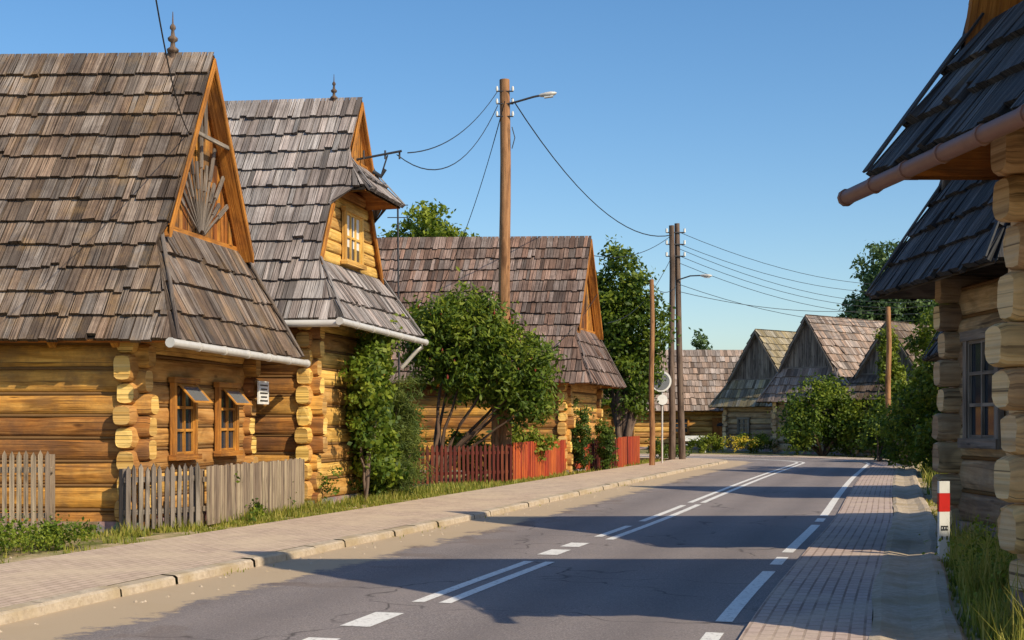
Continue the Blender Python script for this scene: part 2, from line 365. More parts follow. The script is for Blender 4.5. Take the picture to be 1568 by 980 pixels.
def house(P0,U,V,w,L,zb,ze,zr,zs,ov,of,vt=0.,vg=.25,vprof=None,ledge=None,wm=honey,fm=None,em=endw,rm=roofA,bm=trim,gbm=gablew,
          gut=None,fan=False,fin=None,fins=.65,logh=.36,gapr=True,name='log_house',row=.45,pw=.15,lowgable=None,proud=.17,gutx=.2,sidegut=False,rough=1.,barge=.16,downp=False):
    P0=Vector((*P0,0));U=Vector((*U,0)).normalized();V=Vector((*V,0)).normalized()
    root=empty(name)
    X=lambda u,v,z:P0+U*u+V*v+Z*z
    hw=w/2+ov
    half=lambda z:hw*(zr-z)/(zr-ze)
    b=MB(); tk=.3; n=int(round((ze+.25-zb-.15)/logh))
    nu=V.copy(); sideU=U
    hs=[U_(.84,1.16) for _ in range(n+1)]; sc=n*logh/sum(hs[:n]); hs=[x*sc for x in hs]
    zc=zb+.15
    for k in range(n):
        h0_,h1_=hs[k],hs[k+1]; zm=zc+h0_/2; top=zc+h0_
        pr=lambda:proud*U_(.35,1.25)
        log(b,X(-pr(),.15,zm),X(w+pr(),.15,zm),nu,h0_*.985,tk,4,1,R())  # front logs use fm; left houses get sun brightness through its paler colour
        log(b,X(-pr(),L-.15,zm),X(w+pr(),L-.15,zm),nu,h0_*.985,tk,0,1,R())
        z2=top+(h1_-h0_)/4; hh=(h0_+h1_)/2*.985
        log(b,X(.15,-pr(),z2),X(.15,L+.2,z2),sideU,hh,tk,0,1,R())
        log(b,X(w-.15,-pr(),z2),X(w-.15,L+.2,z2),sideU,hh,tk,0,1,R())
        if gapr:
            tube(b,[X(.05,.045,top),X(w-.05,.045,top)],.028,2,6)
            tube(b,[X(.045,.05,zm),X(.045,L-.05,zm)],.028,2,6)
        zc=top
    log(b,X(.15,-.1,zb+.15+logh*.1),X(.15,L,zb+.15+logh*.1),sideU,logh*.7,tk,0,1,R())
    log(b,X(w-.15,-.1,zb+.15+logh*.1),X(w-.15,L,zb+.15+logh*.1),sideU,logh*.7,tk,0,1,R())
    b.box(X(.12,.12,0),U*(w-.24),V*(L-.24),Z*(ze+.1),3,.3)
    b.build('log_walls',[wm,em,rope,darkboard,fm or wm],root)
    b=MB(); b.box(X(-.05,-.05,-.2),U*(w+.1),V*(L+.1),Z*(.2+zb+.16)); b.build('foundation',[stone],root)
    vprof=vprof or [(ze,-of),(zs,-vt),(zs+.02,-vg),(zr,-vg)]
    b=MB(); ap=X(w/2,0,zr)
    for sg in(-1,1):
        O=X(w/2+sg*hw,0,ze); T=ap-O; tm=T.length; T=T/tm; nn=V.cross(T).normalized()
        if nn.z<0: nn=-nn
        zt=lambda t:ze+(zr-ze)*t/tm
        shingles(b,O,V,T,nn,tm,lambda t:interp(vprof,zt(t)),lambda t:L+.4,row,pw,0,over=.07 if sg<0 else .0,rough=rough)
        for (z0,v0),(z1,v1) in zip(vprof,vprof[1:]):
            for h,m in((0,1),(-.05,2)):
                ta,tb=tm*(z0-ze)/(zr-ze),tm*(z1-ze)/(zr-ze)
                b.face([O+V*v0+T*ta+nn*h,O+V*(L+.4)+T*ta+nn*h,O+V*(L+.4)+T*tb+nn*h,O+V*v1+T*tb+nn*h],m,.4)
        b.box(O+V*(-of)+nn*-.05,V*(L+of+.4),nn*.05,T*.03,2,.3)
        k=0.1
        while k<L:
            b.box(O+V*k+nn*-.19,V*.1,nn*.13,T*.9,2,R()); k+=.95
    def pent(z0,v0,z1,v1):
        O=X(w/2,v0,z0); T=X(w/2,v1,z1)-O; tm=T.length; T=T/tm; nn=U.cross(T).normalized()
        if nn.z<0: nn=-nn
        zt=lambda t:z0+(z1-z0)*t/tm
        shingles(b,O,U,T,nn,tm,lambda t:-half(zt(t)),lambda t:half(zt(t)),row,pw,0,rough=rough)
        for h,m in((0,1),(-.05,2)):
            b.face([O-U*half(z0)+nn*h,O+U*half(z0)+nn*h,O+T*tm+U*half(z1)+nn*h,O+T*tm-U*half(z1)+nn*h],m,.4)
        for sg in(-1,1):
            A=O+U*sg*half(z0)+nn*.085;B=O+T*tm+U*sg*half(z1)+nn*.085
            b.box(A,B-A,-U*sg*.1,nn*.02,0,.35)
    pent(ze,-of,zs,-vt)
    if ledge: pent(*ledge)
    b.build('shingle_roof',[rm,underl,bm],root)
    b=MB(); sl=(zr-ze)/hw
    def gboards(zlo,vv,pwid,mat,zhi=None):
        hb=half(zlo); u=-hb
        while u<hb:
            e=min(u+pwid*U_(.8,1.2),hb)
            za=zr-abs(u)*sl; zc_=zr-abs(e)*sl
            if u<0<e: za=zc_=zr-max(abs(u),abs(e))*sl
            dv=U_(0,.02); q=R()*9
            b.face([X(w/2+u+.006,vv+dv,zlo),X(w/2+e-.006,vv+dv,zlo),X(w/2+e-.006,vv+dv,max(zc_,zlo)),X(w/2+u+.006,vv+dv,max(za,zlo))],mat,R(),
              [(q,q),(q,q+pwid),(q+zc_-zlo,q+pwid),(q+za-zlo,q)])
            u=e
        b.face([X(w/2-hb,vv+.04,zlo),X(w/2+hb,vv+.04,zlo),X(w/2,vv+.04,zr)],2,.3)
    if lowgable:
        gboards(ledge[2],ledge[3]+.02,.15,0)
        zz=zs
        while zz<ledge[0]+.2:
            hh=half(zz+.2)
            log(b,X(w/2-hh,.06,zz+.12),X(w/2+hh,.06,zz+.12),nu,.235,.12,1,1,R()); zz+=.24
    else: gboards(zs-.1,0.03,.17,0)
    b.face([X(w/2-hw,L+.02,ze),X(w/2+hw,L+.02,ze),X(w/2,L+.02,zr)],0,.3)
    zlo=ledge[2] if ledge else zs
    for sg in(-1,1):
        A=X(w/2+sg*half(zlo),-vg-.03,zlo);B=X(w/2,-vg-.03,zr)
        b.box(A-Z*(barge+.05),B-A,Z*barge,V*.035,3,.6)
        b.box(A-Z*.2+V*.036,B-A,Z*.02,V*(vg-.02),3,.55)
        if ledge:
            A=X(w/2+sg*half(zs),-.1,zs-.05);B=X(w/2+sg*half(ledge[0]),-.1,ledge[0]-.05)
            b.box(A-Z*.2,B-A,Z*.2,V*.04,3,.6)
    b.box(X(w/2-half(zlo),-.02-(-ledge[3] if ledge else 0),zlo-.06),U*2*half(zlo),V*.05,Z*.12,3,.6)
    if fan:
        for k in range(13):
            a=math.radians(90-58+ k*116/12); ln=(1.75 if k%2==0 else 1.2)*(1-.32*abs(k-6)/6)
            d=U*math.cos(a)+Z*math.sin(a); s=(-U*math.sin(a)+Z*math.cos(a))
            A=X(w/2,-.02,zs+.02)+d*.12
            b.box(A-s*.012,d*ln,s*.025,-V*.03,4,.5); b.box(A+d*ln*.6-s*.035,d*ln*.4,s*.07,-V*.035,4,R()*.6)
        b.box(X(w/2-.8,-.24,zs+1.62),U*1.6,V*.05,Z*.06,4,.9)
        for k in (-1,0,1): b.box(X(w/2+k*.2-.05,-.02,zs+1.75),U*.1,-V*.02,Z*(1.0-.3*abs(k)),4,.2)
    b.build('gable',[gbm,fm or wm,underl,bm,greyboard],root)
    if gut:
        b=MB(); gz=ze-.07
        A=X(-ov-gutx,-of-.06,gz+.03);B=X(w+ov+gutx,-of-.06,gz-.02)
        tube(b,[A.lerp(B,k/12) for k in range(13)],.065,0,10)
        for k in range(0,13,2):
            p=A.lerp(B,k/12); d=(B-A).normalized(); tube(b,[p-d*.02,p+d*.02],.076,0,10)
        if sidegut: tube(b,[X(-ov-.07,-of,gz),X(-ov-.07,L,gz)],.07,0,10)
        if downp:
            q=B-(B-A).normalized()*.3
            tube(b,[q,q-Z*.14,q-Z*.22+V*.12,q-Z*.5+V*(of-.35),q-Z*.6+V*(of-.25)],.045,0,8)
        b.build('rain_gutter',[gut],root)
    if fin is not None:
        b=MB(); c=X(w/2,fin,zr-.05); f=fins
        prof=[(0,.09),(.14,.08),(.16,.13),(.22,.14),(.28,.06),(.38,.05),(.42,.11),(.48,.12),(.54,.05),(.66,.035),(.7,.07),(.76,.065),(.82,.02),(1.1,.008)]
        tube(b,[c+Z*a*f for a,_ in prof],[r*f for _,r in prof],0,10); b.build('finial',[poleg],root)
    return root,X,U,V
def window(root,C,A,N,w,h,fm=trim,cols=2,rows=3,fw=.09,open_top=False,curtain=False):
    b=MB(); d=.08; o=C-A*w/2-Z*h/2
    b.box(o-A*fw,A*fw,Z*h,N*d,0,.7);b.box(o+A*w,A*fw,Z*h,N*d,0,.8)
    b.box(o-A*(fw+.05)+Z*h,A*(w+2*fw+.1),Z*fw,N*(d+.02),0,.75);b.box(o-A*(fw+.05)-Z*fw,A*(w+2*fw+.1),Z*fw,N*(d+.05),0,.6)
    b.face([o+N*.015,o+A*w+N*.015,o+A*w+Z*h+N*.015,o+Z*h+N*.015],1)
    if curtain:
        for s in(0,1):
            q=o+A*(w*.55*s)
            b.face([q+N*.018+Z*h*.3,q+A*w*.45+N*.018+Z*h*.3,q+A*w*.45+Z*h+N*.018,q+Z*h+N*.018],2)
    ft=.045
    for i in range(cols+1):
        x=(w-ft)*i/cols; b.box(o+A*x+N*.02,A*ft,Z*h,N*.035,0,.9)
    for i in range(rows+1):
        z=(h-ft)*i/rows
        for c in range(cols):
            x0=(w-ft)*c/cols+ft; b.box(o+A*x0+Z*z+N*.02,A*((w-ft)/cols-ft),Z*ft,N*.032,0,.9)
    if open_top:
        hh=h*.34; T0=o+Z*(h-.02)+N*.09; dn=(-Z*.75+N*.66)
        for x in(0,w-ft): b.box(T0+A*x,A*ft,dn*hh,N*.03,0,.9)
        for s in(0,1): b.box(T0+dn*(hh-ft)*s+A*ft,A*(w-2*ft),dn*ft,N*.03,0,.9)
        b.face([T0+N*.015,T0+A*w+N*.015,T0+A*w+dn*hh+N*.015,T0+dn*hh+N*.015],3)
    b.build('window',[fm,glass,white,mirror],root)
# ---------------------------------------------------------------- houses left
r1,X1,U1,V1=house((-5.67,20.75),(.184,.983),(-1,.035),4.6,9,0,2.87,7.82,4.75,.5,.75,gut=metal,fan=True,fin=.45,wm=honey,fm=gold,fins=.72)
window(r1,X1(1.55,-.02,1.72),U1,-V1,.72,1.15,trim,2,3,open_top=True)
window(r1,X1(3.35,-.02,1.72),U1,-V1,.72,1.1,trim,2,3,open_top=True)
b=MB(); b.box(X1(4.25,-.26,2.0),U1*.5,-V1*.03,Z*.42,0,.5)
for k in range(5): b.box(X1(4.3+.04*(k%2),-.295,2.33-.07*k),U1*(.38-.08*(k%2)),-V1*.004,Z*.025,1,.5)
b.build('information_plaque',[white,black],r1)
r2,X2,U2,V2=house((-3.85,26.4),(.205,.979),(-1,.12),4.6,9,0,3.6,8.4,4.85,.5,.72,
   vprof=[(3.6,-.72),(4.85,-.05),(6.3,-.06),(6.32,-.72),(7.05,-.2),(8.4,-.25)],ledge=(6.32,-.75,7.05,-.15),lowgable=True,
   gut=metal,fin=.35,fins=.55,wm=honey,fm=gold,rm=roofB,sidegut=True,downp=True)
window(r2,X2(2.3,-.02,5.5),U2,-V2,1.0,1.0,gold,3,2,curtain=True)
window(r2,X2(-.03,2.6,2.3),V2,-U2,.7,.95,trim,2,2)
r3,X3,U3,V3=house((1.75,43.4),(.26,.965),(-1,.06),5,11,0,2.9,7.85,4.75,.5,.8,wm=honey,fm=gold,rm=roofC)
window(r3,X3(2.5,-.02,1.6),U3,-V3,.8,1.0,gold,2,3)
r4,X4,U4,V4=house((4.5,56.5),(.2,.98),(-1,.06),3.8,6,0,2.4,5.4,3.4,.4,.5,wm=gold,rm=roofC,row=.5,pw=.22,gapr=False)
window(r4,X4(1.9,-.02,1.4),U4,-V4,.7,.8,trim)
# right
q1,Y1,UA,VA=house((4.4,8.92),(-.143,.99),(1,.0),2.15,8,.25,3.68,7.6,4.85,.35,1.05,vt=.3,vg=.45,wm=tan,em=endg,rm=roofD,bm=trim,gbm=darkboard,gut=brownm,gutx=.4,logh=.38,proud=.26)
q2,Y2,UB,VB=house((6.3,15.7),(-.04,1),(1,.05),3.5,8,.15,3.45,7.6,5.05,.5,1.0,vt=.1,wm=greylog,em=endg,rm=roofD,bm=greyboard,gbm=darkboard,logh=.4,proud=.24)
window(q2,Y2(2.2,-.03,2.1),UB,-VB,.95,1.3,greyboard,2,3,fw=.13)
q3,Y3,UC,VC=house((9.7,27.9),(.2,.975),(1,-.1),3.4,7,0,3.1,7.2,4.8,.5,.9,wm=greylog,em=endg,rm=roofD,gbm=darkboard,bm=greyboard,gapr=False)
q4,Y4,_,_=house((13.6,40),(.25,.97),(1,-.2),4,7,0,3.1,7.5,4.8,.5,.9,wm=greylog,em=endg,rm=roofA,gbm=darkboard,bm=greyboard,gapr=False)
# far
far=dict(wm=greylog,em=endg,gbm=greyboard,bm=greyboard,gapr=False,row=.5,pw=.22)
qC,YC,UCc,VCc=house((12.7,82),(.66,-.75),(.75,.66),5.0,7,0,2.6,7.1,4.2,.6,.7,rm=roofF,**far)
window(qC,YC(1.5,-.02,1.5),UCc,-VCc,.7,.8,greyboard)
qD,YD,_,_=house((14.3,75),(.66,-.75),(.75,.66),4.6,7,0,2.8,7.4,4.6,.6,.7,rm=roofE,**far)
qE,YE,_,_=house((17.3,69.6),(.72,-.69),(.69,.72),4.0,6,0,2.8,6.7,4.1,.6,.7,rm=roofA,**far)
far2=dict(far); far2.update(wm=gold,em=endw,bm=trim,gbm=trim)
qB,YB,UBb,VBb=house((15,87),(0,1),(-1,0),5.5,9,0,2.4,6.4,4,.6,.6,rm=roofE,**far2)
window(qB,YB(-.03,4.3,1.5),VBb,-UBb,.9,.9,trim)
b=MB(); o=YB(-.05,1.2,0.1)
b.box(o,VBb*1.1,Z*1.9,-UBb*.06,0,.4); b.box(o+VBb*.1-UBb*.06,VBb*.9,Z*1.7,-UBb*.02,1,.3)
b.face([o+VBb*(.55+.3*math.cos(a))+Z*(1.35+.25*math.sin(a))-UBb*.09 for a in [k*math.pi/8 for k in range(9)]],2)
b.build('arched_door',[trim,trim,glass],qB)
# ---------------------------------------------------------------- fences
def fence(name,pts,h,pw,gap,mat,pointed=True,jit=.02,tilt=.0):
    b=MB()
    for A,B in zip(pts,pts[1:]):
        A=Vector((*A,0));B=Vector((*B,0)); d=B-A; L=d.length; d/=L; n=Vector((d.y,-d.x,0))
        if n.dot(Vector((0,0,0))-A)<0: n=-n
        s=0
        while s<L-pw*.5:
            hh=h+U_(-jit,jit); p=A+d*s+n*(.03+U_(0,.012)); wv=pw*U_(.85,1.05); lean=d*U_(-tilt,tilt)
            q=R()*20;v=R()
            tip=.07 if pointed else 0
            f=[p+Z*.06,p+d*wv+Z*.06,p+d*wv+Z*(hh-tip)+lean,p+d*wv*.5+Z*hh+lean,p+Z*(hh-tip)+lean]
            if not pointed: f=[f[0],f[1],f[2],f[4]]
            uvf=lambda P:[(x.z+q,(x-p).dot(d)+q) for x in P]
            b.face(f,0,v,uvf(f)); g=[x-n*.022 for x in f]; b.face(g,0,v,uvf(g))
            for a in range(len(f)):
                c=(a+1)%len(f); b.face([f[a],f[c],g[c],g[a]],0,v*.6,uvf([f[a],f[c],g[c],g[a]]))
            s+=pw+gap
        for z in(.28,h*.75): b.box(A+Z*z-n*.05,d*L,n*.05,Z*.08,0,.4)
        k=0
        while k<=L+.01:
            b.box(A+d*min(k,L-.1)-n*.16,d*.1,n*.1,Z*(h-.05),0,.3); k+=L/max(1,round(L/2.2))
    return b.build(name,[mat])
fence('picket_fence',[(-10.5,19.4),(-6.62,19.75)],1.25,.07,.03,palebd,True,.02)
fence('picket_fence',[(-5.75,20.35),(-4.84,21.3)],1.02,.075,.035,greyboard,True,.03,tilt=.012)
fence('board_fence',[(-4.78,21.4),(-3.98,26.1)],.98,.08,.008,palebd,False,.02,tilt=.015)
fence('red_picket_fence',[(-2.6,35.6),(-.03,37.6)],1.08,.085,.06,redsh,True,.02,tilt=.01)
fence('red_board_fence',[(0,37.7),(2.65,46.6)],1.12,.12,.006,redp,False,.012)
fence('red_picket_fence',[(2.7,46.7),(3.7,48.4)],1.15,.08,.05,redsh,True,.02)
fence('red_board_fence',[(3.72,48.5),(5.0,54)],1.15,.12,.006,redp,False,.012)
fence('wooden_fence',[(14.6,50),(15.9,57.5)],1.2,.1,.05,darkboard,True,.03)
# ---------------------------------------------------------------- vegetation
def leaves(b,lobes,ncl,per,cs,ls,mat=0,shell=.55,asp=.55,up=.3,vb=0.,droop=0):
    tot=[l[3]*l[4]*l[5] for l in lobes]; sm=sum(tot); cl=[]
    for li,l in enumerate(lobes):
        for k in range(max(1,int(ncl*tot[li]/sm))):
            d=Vector((random.gauss(0,1),random.gauss(0,1),random.gauss(0,1))).normalized()
            r=U_(shell,1.)*(1+.35*noise.noise(d*2.3+Vector((li*7,0,0))))
            c=Vector((l[0]+d.x*r*l[3],l[1]+d.y*r*l[4],l[2]+d.z*r*l[5]))
            if c.z<.1: c.z=.1+R()*.2
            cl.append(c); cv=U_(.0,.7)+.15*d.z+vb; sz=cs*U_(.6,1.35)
            for j in range(int(per*U_(.6,1.3))):
                p=c+Vector((random.gauss(0,.5),random.gauss(0,.5),random.gauss(0,.4)))*sz
                if p.z<.02: continue
                nrm_=(d*.6+Vector((random.gauss(0,.7),random.gauss(0,.7),random.gauss(0,.7)+up))).normalized()
                a=nrm_.orthogonal().normalized()
                th=R()*6.28; t2=nrm_.cross(a); a=a*math.cos(th)+t2*math.sin(th)
                if droop: a=(a+Z*-droop).normalized()
                c2=nrm_.cross(a).normalized()
                s=ls*U_(.6,1.3)
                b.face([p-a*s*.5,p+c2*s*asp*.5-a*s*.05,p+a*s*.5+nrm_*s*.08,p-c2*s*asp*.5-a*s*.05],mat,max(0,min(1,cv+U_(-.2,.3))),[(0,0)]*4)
    return cl
def limbs(b,base,tops,r0,mat,fork=.4):
    base=Vector(base)
    for T in tops:
        mid=base.lerp(T,fork)+Vector((0,0,(T.z-base.z)*.12)); pts=[]
        for k in range(8):
            t=k/7; p=base*(1-t)**2+mid*2*t*(1-t)+T*t*t
            pts.append(p+Vector((noise.noise(Vector((t*4,T.x,0))),noise.noise(Vector((t*4,T.y,5))),0))*.12*(1 if 0<k else 0))
        tube(b,pts,[r0*(1-.85*k/7) for k in range(8)],mat,6)
def tree(name,base,lobes,ncl,per,cs,ls,lm,trunk=.12,nl=7,bark=poleg,cones=0,**k):
    b=MB(); cl=leaves(b,lobes,ncl,per,cs,ls,0,**k)
    if trunk: limbs(b,base,random.sample(cl,min(nl,len(cl))),trunk,1)
    if cones:
        up=[c for c in cl if c.z>2.6]
        for c in random.sample(up,min(cones,len(up))):
            p=c+Vector((U_(-.1,.1),-.12,.1)); h=U_(.09,.15)
            tube(b,[p,p+Z*h*.4,p+Z*h],[.025,.035,.008],2,6,R())
    return b.build(name,[lm,bark,sumc])
tree('sumac_tree',(-2.2,37.6,0),[(-1.2,38,4.15,1.35,1.2,1.2),(-.1,38,3.2,1.3,1.1,1.1),(-2.0,38,3.8,1.05,1.,1.3),(.4,37.8,2.3,.9,.8,.7),(-1.0,38,2.8,1.1,.9,.6)],680,36,.36,.19,leafG,.08,9,cones=110,asp=.38,droop=.5,vb=.1,bark=darkboard)
tree('climbing_ivy',(-3.0,28,0),[(-3.0,28.6,2.2,.4,1.6,1.35),(-2.85,29.3,3.2,.3,.75,.75),(-2.95,29.5,1.0,.5,1.5,1.)],380,36,.2,.12,leafG,.04,5,shell=.3,asp=.8,vb=.12)
tree('pine_tree',(-2.75,30.6,0),[(-2.75,30.6,1.,.9,.85,1.05),(-2.65,30.7,2.0,.65,.65,1.0),(-2.7,30.5,.5,.9,.95,.5)],310,62,.22,.18,leafP,.04,10,shell=.15,asp=.12,up=.6,vb=.2)
tree('linden_tree',(-3.9,62,0),[(-4.6,62,9.2,1.5,1.8,1.7),(-3.0,62,9.3,1.3,1.6,1.6),(-3.8,62,10.6,1.1,1.4,1.2),(-2.8,62,8.5,1.,1.4,1.2)],260,40,.45,.24,leafG,.2,10,shell=.4,vb=.2)
tree('ash_tree',(4.2,52.3,0),[(4.2,52.8,7.0,1.2,1.2,1.55),(4.7,52.8,5.2,1.4,1.3,1.8),(4.6,52.8,3.3,1.35,1.2,1.5),(3.9,52.6,5.9,.9,1.,1.4)],470,42,.36,.19,leafG,.18,10,shell=.45,vb=-.04)
tree('thuja_shrub',(2.5,45.2,0),[(2.15,44.0,1.1,.42,.4,1.2)],80,50,.14,.1,leafD,0,shell=.4,vb=.1)
tree('thuja_shrub',(3.1,46.4,0),[(3.15,46.3,.9,.36,.36,.95)],60,50,.14,.1,leafD,0,shell=.4,vb=.1)
tree('garden_shrub',(0.2,40,0),[(.3,40.3,1.0,.9,.8,.55),(-1.4,39.5,.75,1.,.8,.65)],110,40,.22,.14,leafY,0,shell=.4)
tree('climbing_vine',(-3.,31.5,0),[(-2.6,32,1.2,.35,1.0,1.0)],70,40,.2,.12,leafD,0,shell=.3)
tree('hedge_shrub',(14.2,46,0),[(14.5,46.2,3.3,.9,2.0,2.4),(14.4,44.5,5.0,.6,1.,1.1),(13.8,47.5,1.4,.8,1.8,1.3),(13.3,43.2,1.0,.5,1.3,1.0)],360,42,.32,.18,leafG,.1,8,shell=.5,vb=.12)
tree('garden_bush',(15.2,57,0),[(15.6,58,1.1,1.0,1.3,1.0),(16.6,57,1.7,.9,1.5,1.3)],150,40,.34,.18,leafG,.06,6,shell=.5,vb=.0)
tree('lilac_bush',(15.3,67.5,0),[(15.2,67.6,2.2,1.8,1.6,1.7),(14.3,67.,1.3,1.2,1.3,1.2),(16.8,67.2,1.4,1.3,1.3,1.3)],320,40,.42,.2,leafG,.1,8,shell=.5,vb=.0)
tree('garden_bush',(18.6,66,0),[(18.4,65,1.7,1.6,1.5,1.7),(19.6,65,2.6,1.1,1.2,1.6)],220,40,.4,.22,leafG,.08,6,shell=.5)
tree('climbing_vine',(18.4,67,0),[(18.2,66.6,5.0,.55,.4,1.5),(18.6,66.6,3.6,.6,.4,1.4)],120,40,.26,.18,leafY,0,shell=.2)
tree('poplar_tree',(27.5,100,0),[(27.0,100,10.4,1.9,2,4.8),(29.8,100,10,1.8,2,4.4),(25.2,101,8.2,1.3,2,3.)],620,40,.6,.36,leafF,.3,8,shell=.3,vb=.1)
tree('poplar_tree',(17,125,0),[(17.2,125,9,1,1,1.0),(17.4,125,8,.9,1,1.)],22,30,.5,.4,leafF,.15,6,shell=.3)
tree('flower_bed',(12.5,76.,0),[(10.8,76,.5,1.4,.7,.45),(13.2,75,.6,1.3,.7,.5)],90,40,.25,.15,leafY,0,shell=.4)
b=MB(); leaves(b,[(12.4,74.6,.6,1.3,.4,.35)],30,16,.2,.1,0); b.build('yellow_flowers',[flow])
tree('roadside_weeds',(-7,17.2,0),[(-6.9,17.2,.12,1.1,.6,.28),(-6.0,17.9,.08,.6,.5,.2),(-7.6,16.6,.15,.8,.5,.3)],260,36,.16,.06,leafG,0,shell=.1,vb=.2)
tree('fence_weeds',(-4.,22,0),[(-4.35,23.4,.05,.15,1.,.3),(-4.2,25.5,.15,.1,.3,.45),(-4.6,22.5,.9,.1,.1,.15),(-3.6,26.6,.5,.25,.3,.4)],26,26,.14,.08,leafG,0,shell=.1,vb=.1)
tree('roadside_shrub',(7.2,58.5,0),[(6.2,59.3,.5,.5,.8,.5),(7.0,60.3,.4,.8,.6,.4)],50,36,.2,.12,leafG,0,shell=.3)
tree('tall_weeds',(5.1,13.5,0),[(4.75,13.6,.2,.3,1.2,.35),(5.3,14.9,.2,.3,.7,.35),(4.35,11.5,.15,.25,.6,.3)],80,26,.2,.06,leafY,0,shell=.1,vb=0)
b=MB()
lb=[]
for k in range(46):
    a=math.radians(-62+k*2.7+U_(-1,1)); d=U_(150,185)
    lb.append((math.sin(a)*d,math.cos(a)*d,U_(1,3),U_(5,8),5,U_(4,6.5)))
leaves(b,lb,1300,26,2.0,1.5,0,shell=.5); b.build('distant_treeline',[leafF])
# grass
def blades(name,spots,mat,lean=.3):
    b=MB()
    for p,h,wd,v in spots:
        a=R()*6.28; d=Vector((math.cos(a),math.sin(a),0)); s=Vector((-d.y,d.x,0))*wd
        t=p+Z*h+d*h*U_(0,lean*2); m=p+Z*h*.6+d*h*.15
        b.face([p-s,p+s,m+s*.7,m-s*.7],0,v,[(0,0)]*4); b.face([m-s*.7,m+s*.7,t],0,v,[(0,0)]*3)
    return b.build(name,[mat])
sp=[]
_ys=[(path[i].y,i) for i in range(NP) if path[i].y<60 and i<i0+6]
_look=[]; j=0
for k in range(0,4*82):
    Y=-20+k/4
    while j<len(_ys)-1 and _ys[j][0]<Y: j+=1
    _look.append(_ys[j][1])
def scatter(Y0,Y1,o0,o1,n,h,th=0.,w=.008,vlo=.2,vhi=1.):
    for _ in range(n):
        Y=U_(Y0,Y1); o=U_(o0,o1); i=_look[max(0,min(len(_look)-1,int((Y+20)*4)))]
        p=off(i,o,0); p.x+=U_(-.12,.12); p.y+=U_(-.15,.15)
        nz=noise.noise(Vector((p.x*1.3,p.y*1.3,3)))+.4*noise.noise(Vector((p.x*5,p.y*5,8)))
        if nz<th: continue
        sp.append((p,h*U_(.3,1.2)*(1+nz),w*U_(.7,1.4),U_(vlo,vhi)))
scatter(18,30,-6.9,-5.5,20000,.07,-.02)
scatter(18,30,-6.9,-6.3,6000,.16,-.1)
scatter(30,56,-7.4,-5.5,14000,.13,-.2,.014)
scatter(14,21,-8.5,-5.8,7000,.08,.05)
scatter(9,20,4.75,5.9,17000,.24,-.25,.007,.3,1)
scatter(9,20,4.75,5.9,3500,.45,.0,.006,.6,1)
scatter(20,56,4.75,7.5,9000,.25,-.3,.014,.1,.9)
scatter(9,30,4.55,4.75,1500,.08,-.1)
scatter(12,50,-5.5,-5.3,3000,.05,.0)
scatter(12,40,-2.96,-2.8,700,.04,.15,.006)
blades('grass',sp,grassm)
b=MB()
for _ in range(500):
    i=_look[int((U_(10,40)+20)*4)]; o=random.choice((U_(-6.4,-5.3),U_(-2.95,-2.4),U_(4.6,5.2))); c=off(i,o,.012); r=U_(.008,.03)
    c.x+=U_(-.15,.15); c.y+=U_(-.15,.15)
    base=[c+Vector((math.cos(k*1.257)*r*U_(.7,1.2),math.sin(k*1.257)*r*U_(.7,1.2),0)) for k in range(5)]
    tp=c+Z*r*.8
    for k in range(5): b.face([base[k],base[(k+1)%5],tp],0,R())
b.build('gravel',[kerbm])
# ---------------------------------------------------------------- poles, wires, signs
def pole(name,x,y,h,r0,r1,m,stub=False):
    root=empty(name); b=MB()
    base=Vector((x,y,-.2)); n=10
    tube(b,[base+Z*(h+.2)*k/n+Vector((.02*math.sin(k),.02*math.cos(k*1.3),0)) for k in range(n+1)],[r0+(r1-r0)*k/n for k in range(n+1)],0,12)
    if stub: tube(b,[base+Vector((-.27,-.05,0)),base+Vector((-.22,-.05,3.9))],.13,1,10)
    b.build('pole_shaft',[m,poleg if not stub else polew],root); return root
p1=pole('utility_pole',-.2,38.3,11.25,.18,.14,polew,True)
b=MB(); B0=Vector((-.2,38.3,0))
tube(b,[B0+Vector((.1,-.1,10.55)),B0+Vector((.35,-.15,10.6)),B0+Vector((.8,-.2,10.72)),B0+Vector((1.0,-.2,10.76))],.03,0,8)
for z in (.9,.55,.2): tube(b,[B0+Vector((-.24,-.1,10.0+z)),B0+Vector((.24,-.1,10.+z))],.02,0,6)
for z in (.9,.55,.2):
    for s in(-1,1): tube(b,[B0+Vector((s*.22,-.1,10.+z)),B0+Vector((s*.22,-.1,10.06+z)),B0+Vector((s*.22,-.1,10.14+z))],[.02,.04,.02],1,8)
for z in (2.2,3.4): tube(b,[B0+Vector((-.1,0,z)),B0+Vector((-.1,0,z+.05))],.27,0,10)
tube(b,[B0+Vector((.2,-.12,9.9)),B0+Vector((.28,-.12,9.6)),B0+Vector((.2,-.12,9.3))],.015,0,6)
b.build('brackets',[dkmetal,white],p1)
def lamphead(root,c,d,s=1):
    b=MB(); d=d.normalized(); sd=d.cross(Z).normalized(); rings=[]
    for k,(x,w,h) in enumerate([(0,.05,.04),(.08,.09,.07),(.25,.14,.09),(.45,.15,.1),(.6,.1,.06),(.66,.02,.02)]):
        pts=[]
        for j in range(12):
            a=2*math.pi*j/12; zz=math.sin(a)*h*(.8 if math.sin(a)>0 else 1.1)
            pts.append(c+d*x*s+sd*math.cos(a)*w*s+Z*zz*s)
        rings.append((x,pts))
    b.rings(rings,0,.5,.05,0)
    b.box(c+d*.2*s-sd*.09*s-Z*.13*s,d*.33*s,sd*.18*s,Z*.05*s,1,.5)
    b.build('lamp_head',[metal,lampm],root)
lamphead(p1,B0+Vector((.95,-.2,10.76)),Vector((1,-.1,.12)),.75)
p2=pole('utility_pole',6.75,57.9,10.0,.15,.11,poleg)
